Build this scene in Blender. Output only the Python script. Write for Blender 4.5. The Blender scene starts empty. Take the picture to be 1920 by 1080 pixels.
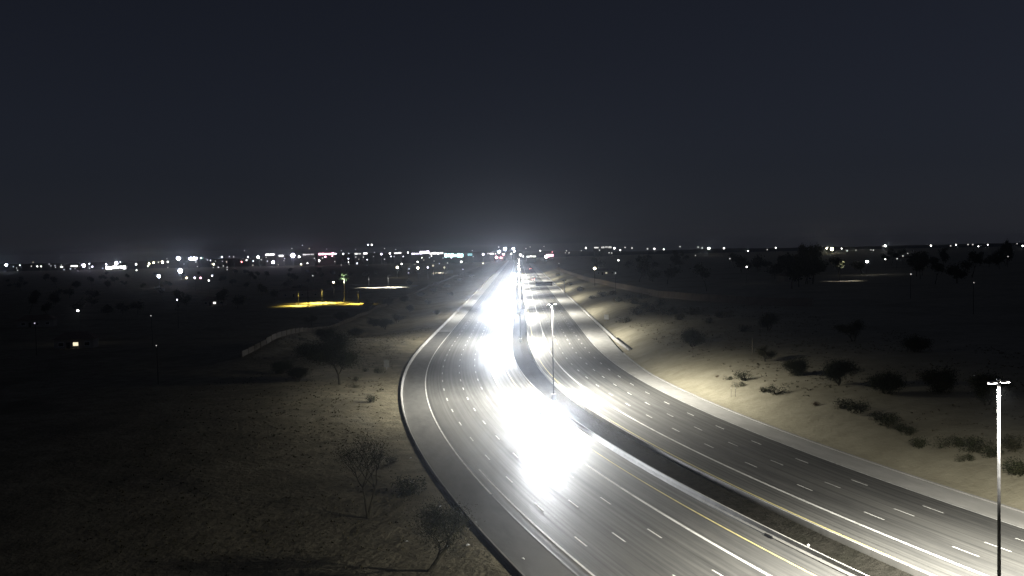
import bpy, math, random
import numpy as np
from mathutils import Vector, Matrix, noise

R = math.radians
random.seed(7)
scn = bpy.context.scene
col = scn.collection

# ------------------------------------------------------------------ camera
CAM_H, F_PX, HORIZON, ROLL = 26.0, 1860.0, 469.0, R(1.2)
PITCH = math.atan((540.0 - HORIZON) / F_PX)
cam = bpy.data.cameras.new('camera')
cam_o = bpy.data.objects.new('camera', cam)
col.objects.link(cam_o)
fwd = Vector((0, math.cos(PITCH), -math.sin(PITCH)))
up0 = Vector((0, math.sin(PITCH), math.cos(PITCH)))
rt0 = Vector((1, 0, 0))
rt = rt0 * math.cos(ROLL) - up0 * math.sin(ROLL)
up = rt0 * math.sin(ROLL) + up0 * math.cos(ROLL)
cam_o.matrix_world = Matrix(((rt.x, up.x, -fwd.x, 0), (rt.y, up.y, -fwd.y, 0), (rt.z, up.z, -fwd.z, CAM_H), (0, 0, 0, 1)))
cam.sensor_width = 36.0
cam.lens = 36.0 * F_PX / 1920.0
cam.clip_start = 0.5
cam.clip_end = 30000.0
scn.camera = cam_o

# ------------------------------------------------------------------ night sky
world = bpy.data.worlds.new('World')
scn.world = world
world.use_nodes = True
wn = world.node_tree
wn.nodes.clear()
w_out = wn.nodes.new('ShaderNodeOutputWorld')
w_bg = wn.nodes.new('ShaderNodeBackground')
w_sky = wn.nodes.new('ShaderNodeTexSky')
w_sky.sky_type = 'NISHITA'
w_sky.sun_disc = False
w_sky.sun_elevation = R(50.0)      # the moon's place
w_sky.sun_rotation = R(80.0)
w_sky.air_density = 1.0
w_sky.dust_density = 0.3
w_sky.ozone_density = 1.0
w_bg.inputs['Strength'].default_value = 0.0026
w_hsv = wn.nodes.new('ShaderNodeHueSaturation')
w_hsv.inputs['Saturation'].default_value = 0.35
wn.links.new(w_sky.outputs[0], w_hsv.inputs['Color'])
w_tint = wn.nodes.new('ShaderNodeMix'); w_tint.data_type = 'RGBA'; w_tint.blend_type = 'MULTIPLY'
w_tint.inputs['Factor'].default_value = 1.0
w_tint.inputs['B'].default_value = (0.84, 0.915, 1.28, 1)
wn.links.new(w_hsv.outputs[0], w_tint.inputs['A'])
wn.links.new(w_tint.outputs['Result'], w_bg.inputs['Color'])
wn.links.new(w_bg.outputs[0], w_out.inputs['Surface'])

scn.view_settings.view_transform = 'Standard'
scn.view_settings.look = 'None'
scn.view_settings.exposure = 0.0
scn.view_settings.gamma = 1.0
scn.view_settings.use_curve_mapping = False
cy = scn.cycles
cy.max_bounces = 4
cy.diffuse_bounces = 2
cy.glossy_bounces = 2
cy.transmission_bounces = 2
cy.volume_bounces = 0
cy.transparent_max_bounces = 6
cy.sample_clamp_indirect = 2.0
cy.caustics_reflective = False
cy.caustics_refractive = False
cy.use_adaptive_sampling = False
cy.use_denoising = True
cy.use_light_tree = True

HEAD_POWER = 66000.0      # watts of one head lamp beam (as this long exposure sees it)
LAMP_POWER = 88000.0      # watts (at nadir) of one roadway luminaire
HAZE_DENSITY = 0.000095

# ------------------------------------------------------------------ materials
def mat(name, color=(0.5, 0.5, 0.5), rough=0.8, emit=None, strength=0.0, metal=0.0, spec=0.3, sampling=None):
    m = bpy.data.materials.new(name)
    m.use_nodes = True
    b = m.node_tree.nodes['Principled BSDF']
    b.inputs['Base Color'].default_value = (*color, 1)
    b.inputs['Roughness'].default_value = rough
    b.inputs['Metallic'].default_value = metal
    b.inputs['Specular IOR Level'].default_value = spec
    if emit:
        b.inputs['Emission Color'].default_value = (*emit, 1)
        b.inputs['Emission Strength'].default_value = strength
    if sampling:
        m.cycles.emission_sampling = sampling
    return m

def noisy(name, c1, c2, scale, rough=0.85, detail=6.0, c3=None, scale2=None, bump=0.0, bump_scale=None, stretch=(1, 1, 1),
          coord='Object', spec=0.25, lo=0.35, hi=0.65, bump_dist=0.1):
    """two colours mixed by noise, a third by a second, larger noise, and fine relief"""
    m = bpy.data.materials.new(name)
    m.use_nodes = True
    nt = m.node_tree
    b = nt.nodes['Principled BSDF']
    b.inputs['Roughness'].default_value = rough
    b.inputs['Specular IOR Level'].default_value = spec
    tc = nt.nodes.new('ShaderNodeTexCoord')
    mp = nt.nodes.new('ShaderNodeMapping')
    mp.inputs['Scale'].default_value = stretch
    nt.links.new(tc.outputs[coord], mp.inputs['Vector'])
    def nz(sc, d):
        n = nt.nodes.new('ShaderNodeTexNoise')
        n.inputs['Scale'].default_value = sc
        n.inputs['Detail'].default_value = d
        n.inputs['Roughness'].default_value = 0.62
        nt.links.new(mp.outputs[0], n.inputs['Vector'])
        return n
    def ramp(src, a, z):
        r = nt.nodes.new('ShaderNodeMapRange')
        r.inputs['From Min'].default_value = a
        r.inputs['From Max'].default_value = z
        nt.links.new(src, r.inputs['Value'])
        return r.outputs[0]
    mix = nt.nodes.new('ShaderNodeMix'); mix.data_type = 'RGBA'
    mix.inputs['A'].default_value = (*c1, 1); mix.inputs['B'].default_value = (*c2, 1)
    nt.links.new(ramp(nz(scale, detail).outputs['Fac'], lo, hi), mix.inputs['Factor'])
    out = mix.outputs['Result']
    if c3:
        m2 = nt.nodes.new('ShaderNodeMix'); m2.data_type = 'RGBA'
        m2.inputs['B'].default_value = (*c3, 1)
        nt.links.new(out, m2.inputs['A'])
        nt.links.new(ramp(nz(scale2, 4.0).outputs['Fac'], 0.48, 0.72), m2.inputs['Factor'])
        out = m2.outputs['Result']
    nt.links.new(out, b.inputs['Base Color'])
    if bump:
        bp = nt.nodes.new('ShaderNodeBump')
        bp.inputs['Strength'].default_value = bump
        bp.inputs['Distance'].default_value = bump_dist
        nt.links.new(nz(bump_scale or scale, 5.0).outputs['Fac'], bp.inputs['Height'])
        nt.links.new(bp.outputs[0], b.inputs['Normal'])
    return m

M = {}
M['asphalt'] = noisy('asphalt', (0.085, 0.085, 0.083), (0.125, 0.124, 0.118), 0.55, rough=0.58, spec=0.4, c3=(0.145, 0.144, 0.136), scale2=0.07,
                     bump=0.25, bump_scale=14.0, stretch=(2.6, 0.25, 1), coord='UV', bump_dist=0.02)
def streaks(m, amount=.30, sx=2.2, sy=.006, rough=(.56, .72)):
    """tyre tracks and painted-in light reflections as long streaks along the lanes: colour and gloss vary across the road, hardly along it"""
    nt = m.node_tree; b = nt.nodes['Principled BSDF']; src = b.inputs['Base Color'].links[0].from_socket
    tc = nt.nodes.new('ShaderNodeTexCoord'); mp = nt.nodes.new('ShaderNodeMapping'); mp.inputs['Scale'].default_value = (sx, sy, 1)
    n = nt.nodes.new('ShaderNodeTexNoise'); n.inputs['Scale'].default_value = 1.0; n.inputs['Detail'].default_value = 4.0
    nt.links.new(tc.outputs['UV'], mp.inputs['Vector']); nt.links.new(mp.outputs[0], n.inputs['Vector'])
    r = nt.nodes.new('ShaderNodeMapRange'); r.inputs['From Min'].default_value = .33; r.inputs['From Max'].default_value = .67
    r.inputs['To Min'].default_value = 1 - amount; r.inputs['To Max'].default_value = 1 + amount * .7
    nt.links.new(n.outputs['Fac'], r.inputs['Value'])
    v = nt.nodes.new('ShaderNodeVectorMath'); v.operation = 'SCALE'; nt.links.new(src, v.inputs[0]); nt.links.new(r.outputs[0], v.inputs['Scale'])
    nt.links.new(v.outputs[0], b.inputs['Base Color'])
    r2 = nt.nodes.new('ShaderNodeMapRange'); r2.inputs['From Min'].default_value = .33; r2.inputs['From Max'].default_value = .67
    r2.inputs['To Min'].default_value = rough[1]; r2.inputs['To Max'].default_value = rough[0]
    nt.links.new(n.outputs['Fac'], r2.inputs['Value']); nt.links.new(r2.outputs[0], b.inputs['Roughness'])
streaks(M['asphalt'])
M['shoulder'] = noisy('shoulder', (0.12, 0.12, 0.115), (0.17, 0.168, 0.16), 0.5, rough=0.8, c3=(0.19, 0.188, 0.18), scale2=0.06,
                      bump=0.25, bump_scale=12.0, stretch=(1.6, 0.4, 1), coord='UV', bump_dist=0.02)
M['concrete'] = noisy('concrete', (0.42, 0.415, 0.395), (0.52, 0.51, 0.49), 0.5, rough=0.85, c3=(0.36, 0.355, 0.335), scale2=0.10,
                      bump=0.2, bump_scale=9.0, stretch=(1.5, 0.4, 1), coord='UV', bump_dist=0.02)
M['barrier'] = noisy('barrier', (0.34, 0.335, 0.32), (0.46, 0.45, 0.43), 0.8, rough=0.85, c3=(0.27, 0.265, 0.25), scale2=0.2)
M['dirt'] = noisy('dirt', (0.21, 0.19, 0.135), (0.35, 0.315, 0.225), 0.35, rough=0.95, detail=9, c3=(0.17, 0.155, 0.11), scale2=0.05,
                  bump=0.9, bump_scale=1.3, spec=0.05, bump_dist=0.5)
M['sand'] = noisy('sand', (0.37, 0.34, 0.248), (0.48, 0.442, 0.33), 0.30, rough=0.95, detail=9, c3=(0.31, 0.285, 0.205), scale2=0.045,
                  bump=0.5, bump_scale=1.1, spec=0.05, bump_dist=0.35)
M['gravel'] = noisy('gravel', (0.014, 0.0135, 0.011), (0.034, 0.032, 0.027), 1.2, rough=0.95, detail=9, c3=(0.02, 0.02, 0.015), scale2=0.15,
                    bump=0.9, bump_scale=3.0, spec=0.05, bump_dist=0.3)
M['far_ground'] = noisy('far_ground', (0.05, 0.046, 0.036), (0.09, 0.082, 0.062), 0.02, rough=0.95, spec=0.05)
M['white_paint'] = noisy('white_paint', (0.72, 0.72, 0.70), (0.84, 0.84, 0.82), 1.4, rough=0.55, c3=(0.5, 0.5, 0.48), scale2=0.4, lo=0.2, hi=0.6)
M['yellow_paint'] = noisy('yellow_paint', (0.66, 0.58, 0.24), (0.76, 0.68, 0.34), 1.4, rough=0.55, c3=(0.55, 0.49, 0.24), scale2=0.4)
M['joint'] = mat('joint', (0.028, 0.028, 0.028), 0.5)
M['old_paint'] = noisy('old_paint', (0.16, 0.16, 0.155), (0.26, 0.26, 0.25), 0.9, rough=0.5)
M['steel'] = noisy('steel', (0.34, 0.34, 0.35), (0.44, 0.44, 0.45), 3.0, rough=0.5)
M['dull_steel'] = noisy('dull_steel', (0.02, 0.02, 0.021), (0.035, 0.035, 0.036), 3.0, rough=0.9, spec=.0)
M['housing'] = mat('housing', (0.32, 0.32, 0.33), 0.45)
M['dark_metal'] = mat('dark_metal', (0.03, 0.03, 0.032), 0.5)
M['lens'] = mat('lens', (0.9, 0.9, 0.9), 0.3, (1.0, 0.97, 0.90), 60.0, sampling='NONE')
M['sign_face'] = mat('sign_face', (0.86, 0.86, 0.83), 0.5)
M['sign_back'] = noisy('sign_back', (0.20, 0.20, 0.19), (0.26, 0.26, 0.25), 2.0, rough=0.5)
M['black_panel'] = mat('black_panel', (0.012, 0.012, 0.014), 0.6)
M['bark'] = noisy('bark', (0.05, 0.045, 0.03), (0.09, 0.082, 0.055), 3.0, rough=0.9)
M['pale_bark'] = noisy('pale_bark', (0.20, 0.18, 0.14), (0.30, 0.27, 0.21), 2.0, rough=0.9)
M['leaf'] = noisy('leaf', (0.026, 0.032, 0.014), (0.055, 0.060, 0.028), 0.8, rough=0.7)
M['leaf_dry'] = noisy('leaf_dry', (0.045, 0.045, 0.022), (0.085, 0.08, 0.042), 0.8, rough=0.8)
M['leaf_straw'] = noisy('leaf_straw', (0.09, 0.08, 0.045), (0.16, 0.145, 0.09), 0.8, rough=0.9)
M['leaf_red'] = noisy('leaf_red', (0.09, 0.055, 0.03), (0.13, 0.085, 0.045), 0.8, rough=0.8)
M['frond'] = noisy('frond', (0.10, 0.13, 0.07), (0.16, 0.19, 0.11), 0.8, rough=0.6)
M['stucco'] = noisy('stucco', (0.38, 0.32, 0.265), (0.46, 0.39, 0.33), 0.6, rough=0.9, c3=(0.33, 0.28, 0.23), scale2=0.12)
M['weathered_block'] = noisy('weathered_block', (0.15, 0.13, 0.105), (0.24, 0.21, 0.17), 0.5, rough=0.95, c3=(0.12, 0.105, 0.085), scale2=0.15)
M['house_wall'] = noisy('house_wall', (0.40, 0.37, 0.32), (0.48, 0.45, 0.39), 0.6, rough=0.9)
M['roof_tile'] = noisy('roof_tile', (0.16, 0.12, 0.09), (0.24, 0.18, 0.14), 1.5, rough=0.9)
M['shop_wall'] = noisy('shop_wall', (0.035, 0.033, 0.03), (0.06, 0.056, 0.05), 0.3, rough=0.9)
M['glass'] = mat('glass', (0.02, 0.022, 0.025), 0.08, spec=0.6)
M['tyre'] = mat('tyre', (0.02, 0.02, 0.02), 0.9)
M['rim'] = mat('rim', (0.5, 0.5, 0.5), 0.35, metal=0.8)
M['paint_silver'] = mat('paint_silver', (0.70, 0.70, 0.70), 0.3, metal=0.0, spec=0.5)
M['paint_white'] = mat('paint_white', (0.72, 0.72, 0.71), 0.3, spec=0.5)
M['paint_dark'] = mat('paint_dark', (0.03, 0.035, 0.05), 0.25, spec=0.5)
M['paint_red'] = mat('paint_red', (0.25, 0.03, 0.03), 0.3, spec=0.5)
M['head_lens'] = mat('head_lens', (0.9, 0.9, 0.9), 0.2, (0.93, 0.96, 1.0), 80.0, sampling='NONE')
M['tail_lens'] = mat('tail_lens', (0.6, 0.02, 0.02), 0.3, (1.0, 0.30, 0.25), 60.0, sampling='NONE')
M['tail_dim'] = mat('tail_dim', (0.4, 0.02, 0.02), 0.3)
M['litter'] = mat('litter', (0.85, 0.85, 0.83), 0.5)
LIGHT_RGB = {'white': (1.0, 0.97, 0.93), 'warm': (1.0, 0.88, 0.60), 'blue': (0.80, 0.84, 1.0), 'violet': (0.86, 0.80, 1.0), 'pink': (1.0, 0.45, 0.58),
             'red': (1.0, 0.25, 0.30), 'cyan': (0.60, 1.0, 0.97), 'teal': (0.30, 0.85, 0.85), 'green': (0.65, 1.0, 0.8)}
def glow(colour, strength):
    k = f'{colour}_lamp_{strength:g}'
    if k not in M:
        c = LIGHT_RGB[colour]
        M[k] = mat(k, (0.8, 0.8, 0.8), 0.4, c, strength, sampling='FRONT' if strength > 5 else 'NONE')
    return M[k]

# ------------------------------------------------------------------ mesh helpers
class MB:
    def __init__(self):
        self.v, self.f, self.uv = [], [], None
    def box(self, cx, cy_, cz, sx, sy, sz, rz=0.0):
        c, s = math.cos(rz), math.sin(rz)
        b = len(self.v)
        for dz in (-.5, .5):
            for dx, dy in ((-.5, -.5), (.5, -.5), (.5, .5), (-.5, .5)):
                x, y = dx * sx, dy * sy
                self.v.append((cx + x * c - y * s, cy_ + x * s + y * c, cz + dz * sz))
        for q in ((3, 2, 1, 0), (4, 5, 6, 7), (0, 1, 5, 4), (1, 2, 6, 5), (2, 3, 7, 6), (3, 0, 4, 7)):
            self.f.append(tuple(b + i for i in q))
        return self
    def tube(self, pts, rad, n=8, cap=True):
        pts = [Vector(p) for p in pts]
        rings = []
        for i, p in enumerate(pts):
            d = (pts[min(i + 1, len(pts) - 1)] - pts[max(i - 1, 0)])
            d = d.normalized() if d.length > 1e-9 else Vector((0, 0, 1))
            a = d.cross(Vector((0.13, 0.97, 0.2))).normalized()
            b_ = d.cross(a)
            r = rad[i] if isinstance(rad, (list, tuple)) else rad
            base = len(self.v)
            for k in range(n):
                t = 2 * math.pi * k / n
                self.v.append(tuple(p + a * (r * math.cos(t)) + b_ * (r * math.sin(t))))
            rings.append(base)
        for a_, b_ in zip(rings[:-1], rings[1:]):
            for k in range(n):
                self.f.append((a_ + k, a_ + (k + 1) % n, b_ + (k + 1) % n, b_ + k))
        if cap:
            self.f.append(tuple(rings[0] + k for k in reversed(range(n))))
            self.f.append(tuple(rings[-1] + k for k in range(n)))
        return self
    def ball(self, c, r, nu=10, nv=6, sc=(1, 1, 1)):
        b = len(self.v)
        self.v.append((c[0], c[1], c[2] + r * sc[2]))
        for i in range(1, nv):
            t = math.pi * i / nv
            for k in range(nu):
                p = 2 * math.pi * k / nu
                self.v.append((c[0] + r * sc[0] * math.sin(t) * math.cos(p), c[1] + r * sc[1] * math.sin(t) * math.sin(p), c[2] + r * sc[2] * math.cos(t)))
        self.v.append((c[0], c[1], c[2] - r * sc[2]))
        last = len(self.v) - 1
        for k in range(nu):
            self.f.append((b, b + 1 + k, b + 1 + (k + 1) % nu))
            self.f.append((last, last - nu + (k + 1) % nu, last - nu + k))
        for i in range(nv - 2):
            for k in range(nu):
                a_ = b + 1 + i * nu
                self.f.append((a_ + k, a_ + nu + k, a_ + nu + (k + 1) % nu, a_ + (k + 1) % nu))
        return self
    def leaf(self, p, size, rnd):
        n = Vector((rnd.gauss(0, 1), rnd.gauss(0, 1), rnd.gauss(0, 1) + .4)).normalized()
        a = n.orthogonal().normalized()
        a.rotate(Matrix.Rotation(rnd.random() * 6.28, 3, n))
        b_ = n.cross(a)
        l, w = size * rnd.uniform(.7, 1.4), size * rnd.uniform(.35, .6)
        p = Vector(p); i = len(self.v)
        self.v += [tuple(p - a * l), tuple(p - b_ * w), tuple(p + a * l), tuple(p + b_ * w)]
        self.f.append((i, i + 1, i + 2, i + 3))
    def data(self, name, material, smooth=False):
        me = bpy.data.meshes.new(name)
        me.from_pydata(self.v, [], self.f)
        if self.uv:
            ul = me.uv_layers.new(name='UVMap')
            for lp in me.loops:
                ul.data[lp.index].uv = self.uv[lp.vertex_index]
        me.materials.append(M[material] if isinstance(material, str) else material)
        if smooth:
            me.polygons.foreach_set('use_smooth', [True] * len(me.polygons))
        me.update()
        return me
    def build(self, name, material, parent=None, smooth=False):
        return link(name, self.data(name, material, smooth), parent)

def link(name, data, parent=None):
    o = bpy.data.objects.new(name, data)
    col.objects.link(o)
    if parent is not None:
        o.parent = parent
    return o

def tag(o, label=None, cat=None, group=None, kind=None):
    if label: o['label'] = label
    if cat: o['category'] = cat
    if group: o['group'] = group
    if kind: o['kind'] = kind
    return o

def thing(name, label, cat, loc=(0, 0, 0), rz=0.0, group=None, scale=1.0):
    o = link(name, None)
    o.location = loc
    o.rotation_euler = (0, 0, rz)
    if scale != 1.0:
        o.scale = (scale, scale, scale)
    return tag(o, label, cat, group)

def kids(o):
    return [c for c in bpy.data.objects if c.parent == o]

def copy_tree(o, children, loc, rz=0.0, scale=None):
    """copy of a thing with its parts and sub-parts; children = {object: [its children]}"""
    c = o.copy(); col.objects.link(c)
    c.location = loc; c.rotation_euler = (0, 0, rz)
    if scale is not None:
        c.scale = scale if isinstance(scale, tuple) else (scale,) * 3
    def rec(src, dst):
        for ch in children.get(src, []):
            k = ch.copy(); col.objects.link(k); k.parent = dst
            rec(ch, k)
    rec(o, c)
    return c

def child_map(o):
    m = {}
    def rec(x):
        ks = kids(x)
        if ks:
            m[x] = ks
            for k in ks: rec(k)
    rec(o)
    return m

# ------------------------------------------------------------------ road alignment
# s runs from the far straight (s<0) towards the camera, o is the offset from the middle of the median (+ = right)
S_MIN, S_MAX = -1900, 1020
_k = np.interp(np.arange(0, S_MAX + 1, 1.0), [600, 680, 720, 760, 800, 850, 900, 960, 1020],
               [0, .0014581, .00171189, .00183371, .00194216, .00206043, .0021787, .00229698, .00241525], left=0)
_th = -0.0071894 + np.cumsum(_k)
_cx = 6.43520429 + np.cumsum(np.sin(_th))
_cy = 900.0 - np.cumsum(np.cos(_th))
def frame(s):
    if s < 0:
        return _cx[0] - s * -math.sin(-0.0071894) , _cy[0] - s * math.cos(_th[0]), -0.0071894
    s = min(s, S_MAX - 0.001); i = int(s); t = s - i; j = min(i + 1, S_MAX)
    return _cx[i] * (1 - t) + _cx[j] * t, _cy[i] * (1 - t) + _cy[j] * t, _th[i] * (1 - t) + _th[j] * t
def P(s, o, z=0.0):
    x, y, th = frame(s)
    if abs(o) <= 250:
        return (x + math.cos(th) * o, y + math.sin(th) * o, z)
    e = 250 if o > 0 else -250
    return (x + math.cos(th) * e + (o - e), y + math.sin(th) * e, z)
def SO(x, y):
    if y > 899:
        s = -(y - 899.0)
        fx, fy, th = frame(s)
        return s, x - fx
    d = (_cx - x) ** 2 + (_cy - y) ** 2
    j = int(d.argmin())
    return float(j), (x - _cx[j]) * math.cos(_th[j]) + (y - _cy[j]) * math.sin(_th[j])
def shoulder_edge(s):          # outer edge of the right concrete shoulder
    return float(np.interp(s, [600, 700], [26.3, 23.8]))
L_D = [0, 2, 6, 20, 60, 200, 2500]
L_Z = [0.36, 0.36, -0.10, -2.0, -3.0, -1.5, -1.0]
L_Z2 = [0.36, 0.42, 0.75, 1.7, 1.0, -1.0, -1.0]
B_D = [26, 31, 35, 38, 41, 48]            # spoil bank along the left boundary
B_Z = [0.0, 0.5, 1.7, 2.5, 1.9, 0.0]
R_D = [0, 1.0, 4, 8, 16, 24, 31, 40, 120, 300, 800, 2500]
R_Z = [0.04, 0.15, 1.35, 2.75, 4.2, 4.8, 5.1, 5.4, 6.0, 7.0, 8.0, 8.0]
def T(s, o):
    if o < 0:
        d = -27.0 - o
        f = float(np.interp(s, [560, 620, 745, 800], [0, 1, 1, 0]))      # the bank outside the bend is built up
        z = float(np.interp(d, L_D, L_Z)) * (1 - f) + float(np.interp(d, L_D, L_Z2)) * f
        if 26 < d < 48:
            z += float(np.interp(d, B_D, B_Z)) * float(np.interp(s, [640, 690], [1, 0])) * (1 + .35 * noise.noise(Vector((s * .035, 5.0, 1.0))))
    else:
        d = o - shoulder_edge(s) - 0.3
        z = float(np.interp(d, R_D, R_Z))
    if d > 0.5:
        a = min(1.0, (d - .5) / 6.0)
        z += a * 0.30 * noise.noise(Vector((s * .045, o * .05, 3.1))) + a * 0.05 * noise.noise(Vector((s * .17, o * .18, 7.7)))
    return z
def Txy(x, y):
    s, o = SO(x, y)
    if -27 < o < 24: return 0.0
    return T(s, o)
def pixel_ray(px, py):
    x, y = px - 960, py - 540
    return rt * x - up * y + fwd * F_PX
def ground_at(px, py):
    """where the sight line through a point of the photograph meets the terrain"""
    d = pixel_ray(px, py); z = 0.0
    for _ in range(12):
        t = (z - CAM_H) / d.z
        x, y = d.x * t, d.y * t
        z = 0.5 * z + 0.5 * Txy(x, y)
    return x, y, Txy(x, y)
def at_depth(px, py, Y):
    d = pixel_ray(px, py); t = Y / d.y
    return d.x * t, Y, CAM_H + d.z * t
def project(x, y, z):
    v = Vector((x, y, z - CAM_H)); w = v.dot(fwd)
    return 960 + F_PX * v.dot(rt) / w, 540 - F_PX * v.dot(up) / w

def stations(s0, s1, near=3.0):
    out, s = [], s0
    while s < s1:
        out.append(s)
        s += near if s > 520 else (12.0 if s > 0 else 60.0)
    return out + [s1]

def ribbon(name, material, prof, s0=S_MIN, s1=S_MAX, parent=None, near=3.0, caps=False):
    """sweep a cross-section [(o, z), ...] (o may be a function of s) along the road"""
    mb = MB(); mb.uv = []
    n = len(prof); ss = stations(s0, s1, near)
    for s in ss:
        acc = 0.0; po = None
        for o, z in prof:
            o = o(s) if callable(o) else o
            z = z(s) if callable(z) else z
            mb.v.append(P(s, o, z))
            acc = o if po is None else acc + math.hypot(o - po[0], z - po[1])
            mb.uv.append((acc, s)); po = (o, z)
    for i in range(len(ss) - 1):
        for k in range(n - 1):
            a = i * n + k
            mb.f.append((a, a + n, a + n + 1, a + 1))
    if caps:
        mb.f.append(tuple(range(n)))
        mb.f.append(tuple((len(ss) - 1) * n + k for k in reversed(range(n))))
    return mb.build(name, material, parent)

# ------------------------------------------------------------------ ground, slopes and carriageways
g = MB(); g.v = [(-4500, -600, -4.0), (4500, -600, -4.0), (4500, 5200, -4.0), (-4500, 5200, -4.0)]; g.f = [(0, 1, 2, 3)]
tag(g.build('ground', 'far_ground'), kind='structure')

def slope(name, side):
    mb = MB()
    ds = [0, .6, 1.5, 2.5, 4, 6] + [6 + 2.5 * i for i in range(1, 40)] + [115, 130, 150, 175, 200, 225, 300, 450, 800, 1400, 2600]
    ss = stations(S_MIN, S_MAX, 3.0)
    for s in ss:
        for d in ds:
            o = (-27.0 - d) if side < 0 else (shoulder_edge(s) + .3 + d)
            z = T(s, o) if d < 2500 else -3.9
            mb.v.append(P(s, o, z))
    n = len(ds)
    for i in range(len(ss) - 1):
        for k in range(n - 1):
            a = i * n + k
            q = (a, a + n, a + n + 1, a + 1)
            mb.f.append(q if side > 0 else q[::-1])
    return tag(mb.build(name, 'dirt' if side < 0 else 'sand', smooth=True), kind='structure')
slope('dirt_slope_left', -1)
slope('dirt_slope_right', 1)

tag(ribbon('median_ground', 'gravel', [(-2.4, 0.0), (-1.6, -.25), (0, -.42), (1.6, -.25), (2.4, 0.0)], near=6), kind='structure')
road_l = tag(ribbon('road_left', 'asphalt', [(-22.5, .0), (-18.84, .02), (-15.2, .03), (-11.72, .03), (-8.25, .02), (-4.94, 0.0), (-2.5, -.02)]), kind='structure')
road_r = tag(ribbon('road_right', 'asphalt', [(2.5, -.02), (7.17, 0.0), (10.16, .02), (13.5, .03), (16.8, .02), (19.95, .0)]), kind='structure')
tag(ribbon('shoulder_left', 'shoulder', [(-26.7, -.01), (-22.5, .0)], s0=578), kind='structure')
tag(ribbon('shoulder_left_concrete', 'concrete', [(-26.7, -.01), (-22.5, .0)], s1=578), kind='structure')
tag(ribbon('shoulder_right', 'concrete', [(19.95, .0), (lambda s: shoulder_edge(s) - .1, .03)]), kind='structure')
tag(ribbon('kerb_right', 'concrete', [(lambda s: shoulder_edge(s) - .1, .0), (lambda s: shoulder_edge(s) - .08, .13), (lambda s: shoulder_edge(s) + .22, .14),
    (lambda s: shoulder_edge(s) + .34, .02)], s0=655), kind='structure')

# painted lines: each one is a child of its carriageway
def paint(name, material, o, w, s0=S_MIN, s1=S_MAX, z=.036, parent=None):
    return ribbon(name, material, [(o - w / 2, z), (o + w / 2, z)], s0, s1, parent, near=3.0)
paint('edge_line', 'white_paint', -22.25, .22, s0=S_MIN, s1=790, z=.01, parent=road_l)
paint('faded_edge_line', 'old_paint', -22.25, .14, s0=790.5, z=.01, parent=road_l)
paint('edge_line', 'white_paint', -21.1, .22, s0=778, z=.018, parent=road_l)
paint('carpool_line', 'white_paint', -8.25, .32, z=.026, parent=road_l)
paint('yellow_line', 'yellow_paint', -4.94, .20, z=.006, parent=road_l)
paint('yellow_line', 'yellow_paint', 3.62, .20, z=-.006, parent=road_r)
paint('carpool_line', 'white_paint', 7.17, .34, z=.006, parent=road_r)
paint('edge_line', 'white_paint', 19.8, .16, z=.006, parent=road_r)
for o, z in ((-18.62, .024), (-15.0, .034), (-11.5, .034)):
    paint('pavement_joint', 'joint', o, .035, z=z, parent=road_l)
for o, z in ((10.38, .024), (13.72, .034), (17.0, .024), (4.7, .0)):
    paint('pavement_joint', 'joint', o, .035, z=z, parent=road_r)
PERIOD, DASH = 12.19, 3.05
def dashes(road, offs, phase):
    far = MB()
    for o, z in offs:
        k0 = math.ceil((-900 - phase) / PERIOD)
        for k in range(k0, int((1010 - phase) / PERIOD) + 1):
            s = phase + k * PERIOD
            mb = MB()
            for i in range(3):
                for w in (-.085, .085):
                    mb.v.append(P(s - DASH / 2 + DASH * i / 2, o + w, z))
            mb.f = [(0, 2, 3, 1), (2, 4, 5, 3)]
            if 540 < s < 900:
                mb.build('lane_dash', 'white_paint', road)
            else:
                b = len(far.v); far.v += mb.v; far.f += [tuple(b + i for i in q) for q in mb.f]
    tag(far.build('lane_dash', 'white_paint', road), kind='stuff')
dashes(road_l, ((-18.84, .026), (-15.2, .036), (-11.72, .036)), 674.5)
dashes(road_r, ((10.16, .026), (13.52, .036), (16.81, .026)), 676.3)

# concrete barriers
def barrier(name, label, o, face, h, s0=S_MIN, s1=S_MAX, z0=-.06):
    """safety-shape barrier; face = side that carries the sloped foot"""
    f = face
    prof = [(o + f * .30, z0), (o + f * .27, .08), (o + f * .10, .28), (o + f * .05, h), (o - f * .11, h), (o - f * .14, z0 - .3)]
    if f > 0:
        prof = prof[::-1]
    ob = ribbon(name, 'barrier', prof, s0, s1, near=3.0, caps=True)
    return tag(ob, label, 'barrier')
barrier('concrete_barrier', 'pale concrete barrier curving along the left edge of the freeway', -26.85, 1, .68)
barrier('concrete_barrier', 'low concrete barrier on the oncoming side of the dark median', -2.35, -1, .60)
barrier('concrete_barrier', 'low concrete barrier on the right carriageway side of the dark median', 2.35, 1, .52)
barrier('concrete_barrier', 'pale concrete barrier on the right edge ending before the bare slope', 26.75, -1, .80, s1=648)
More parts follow.
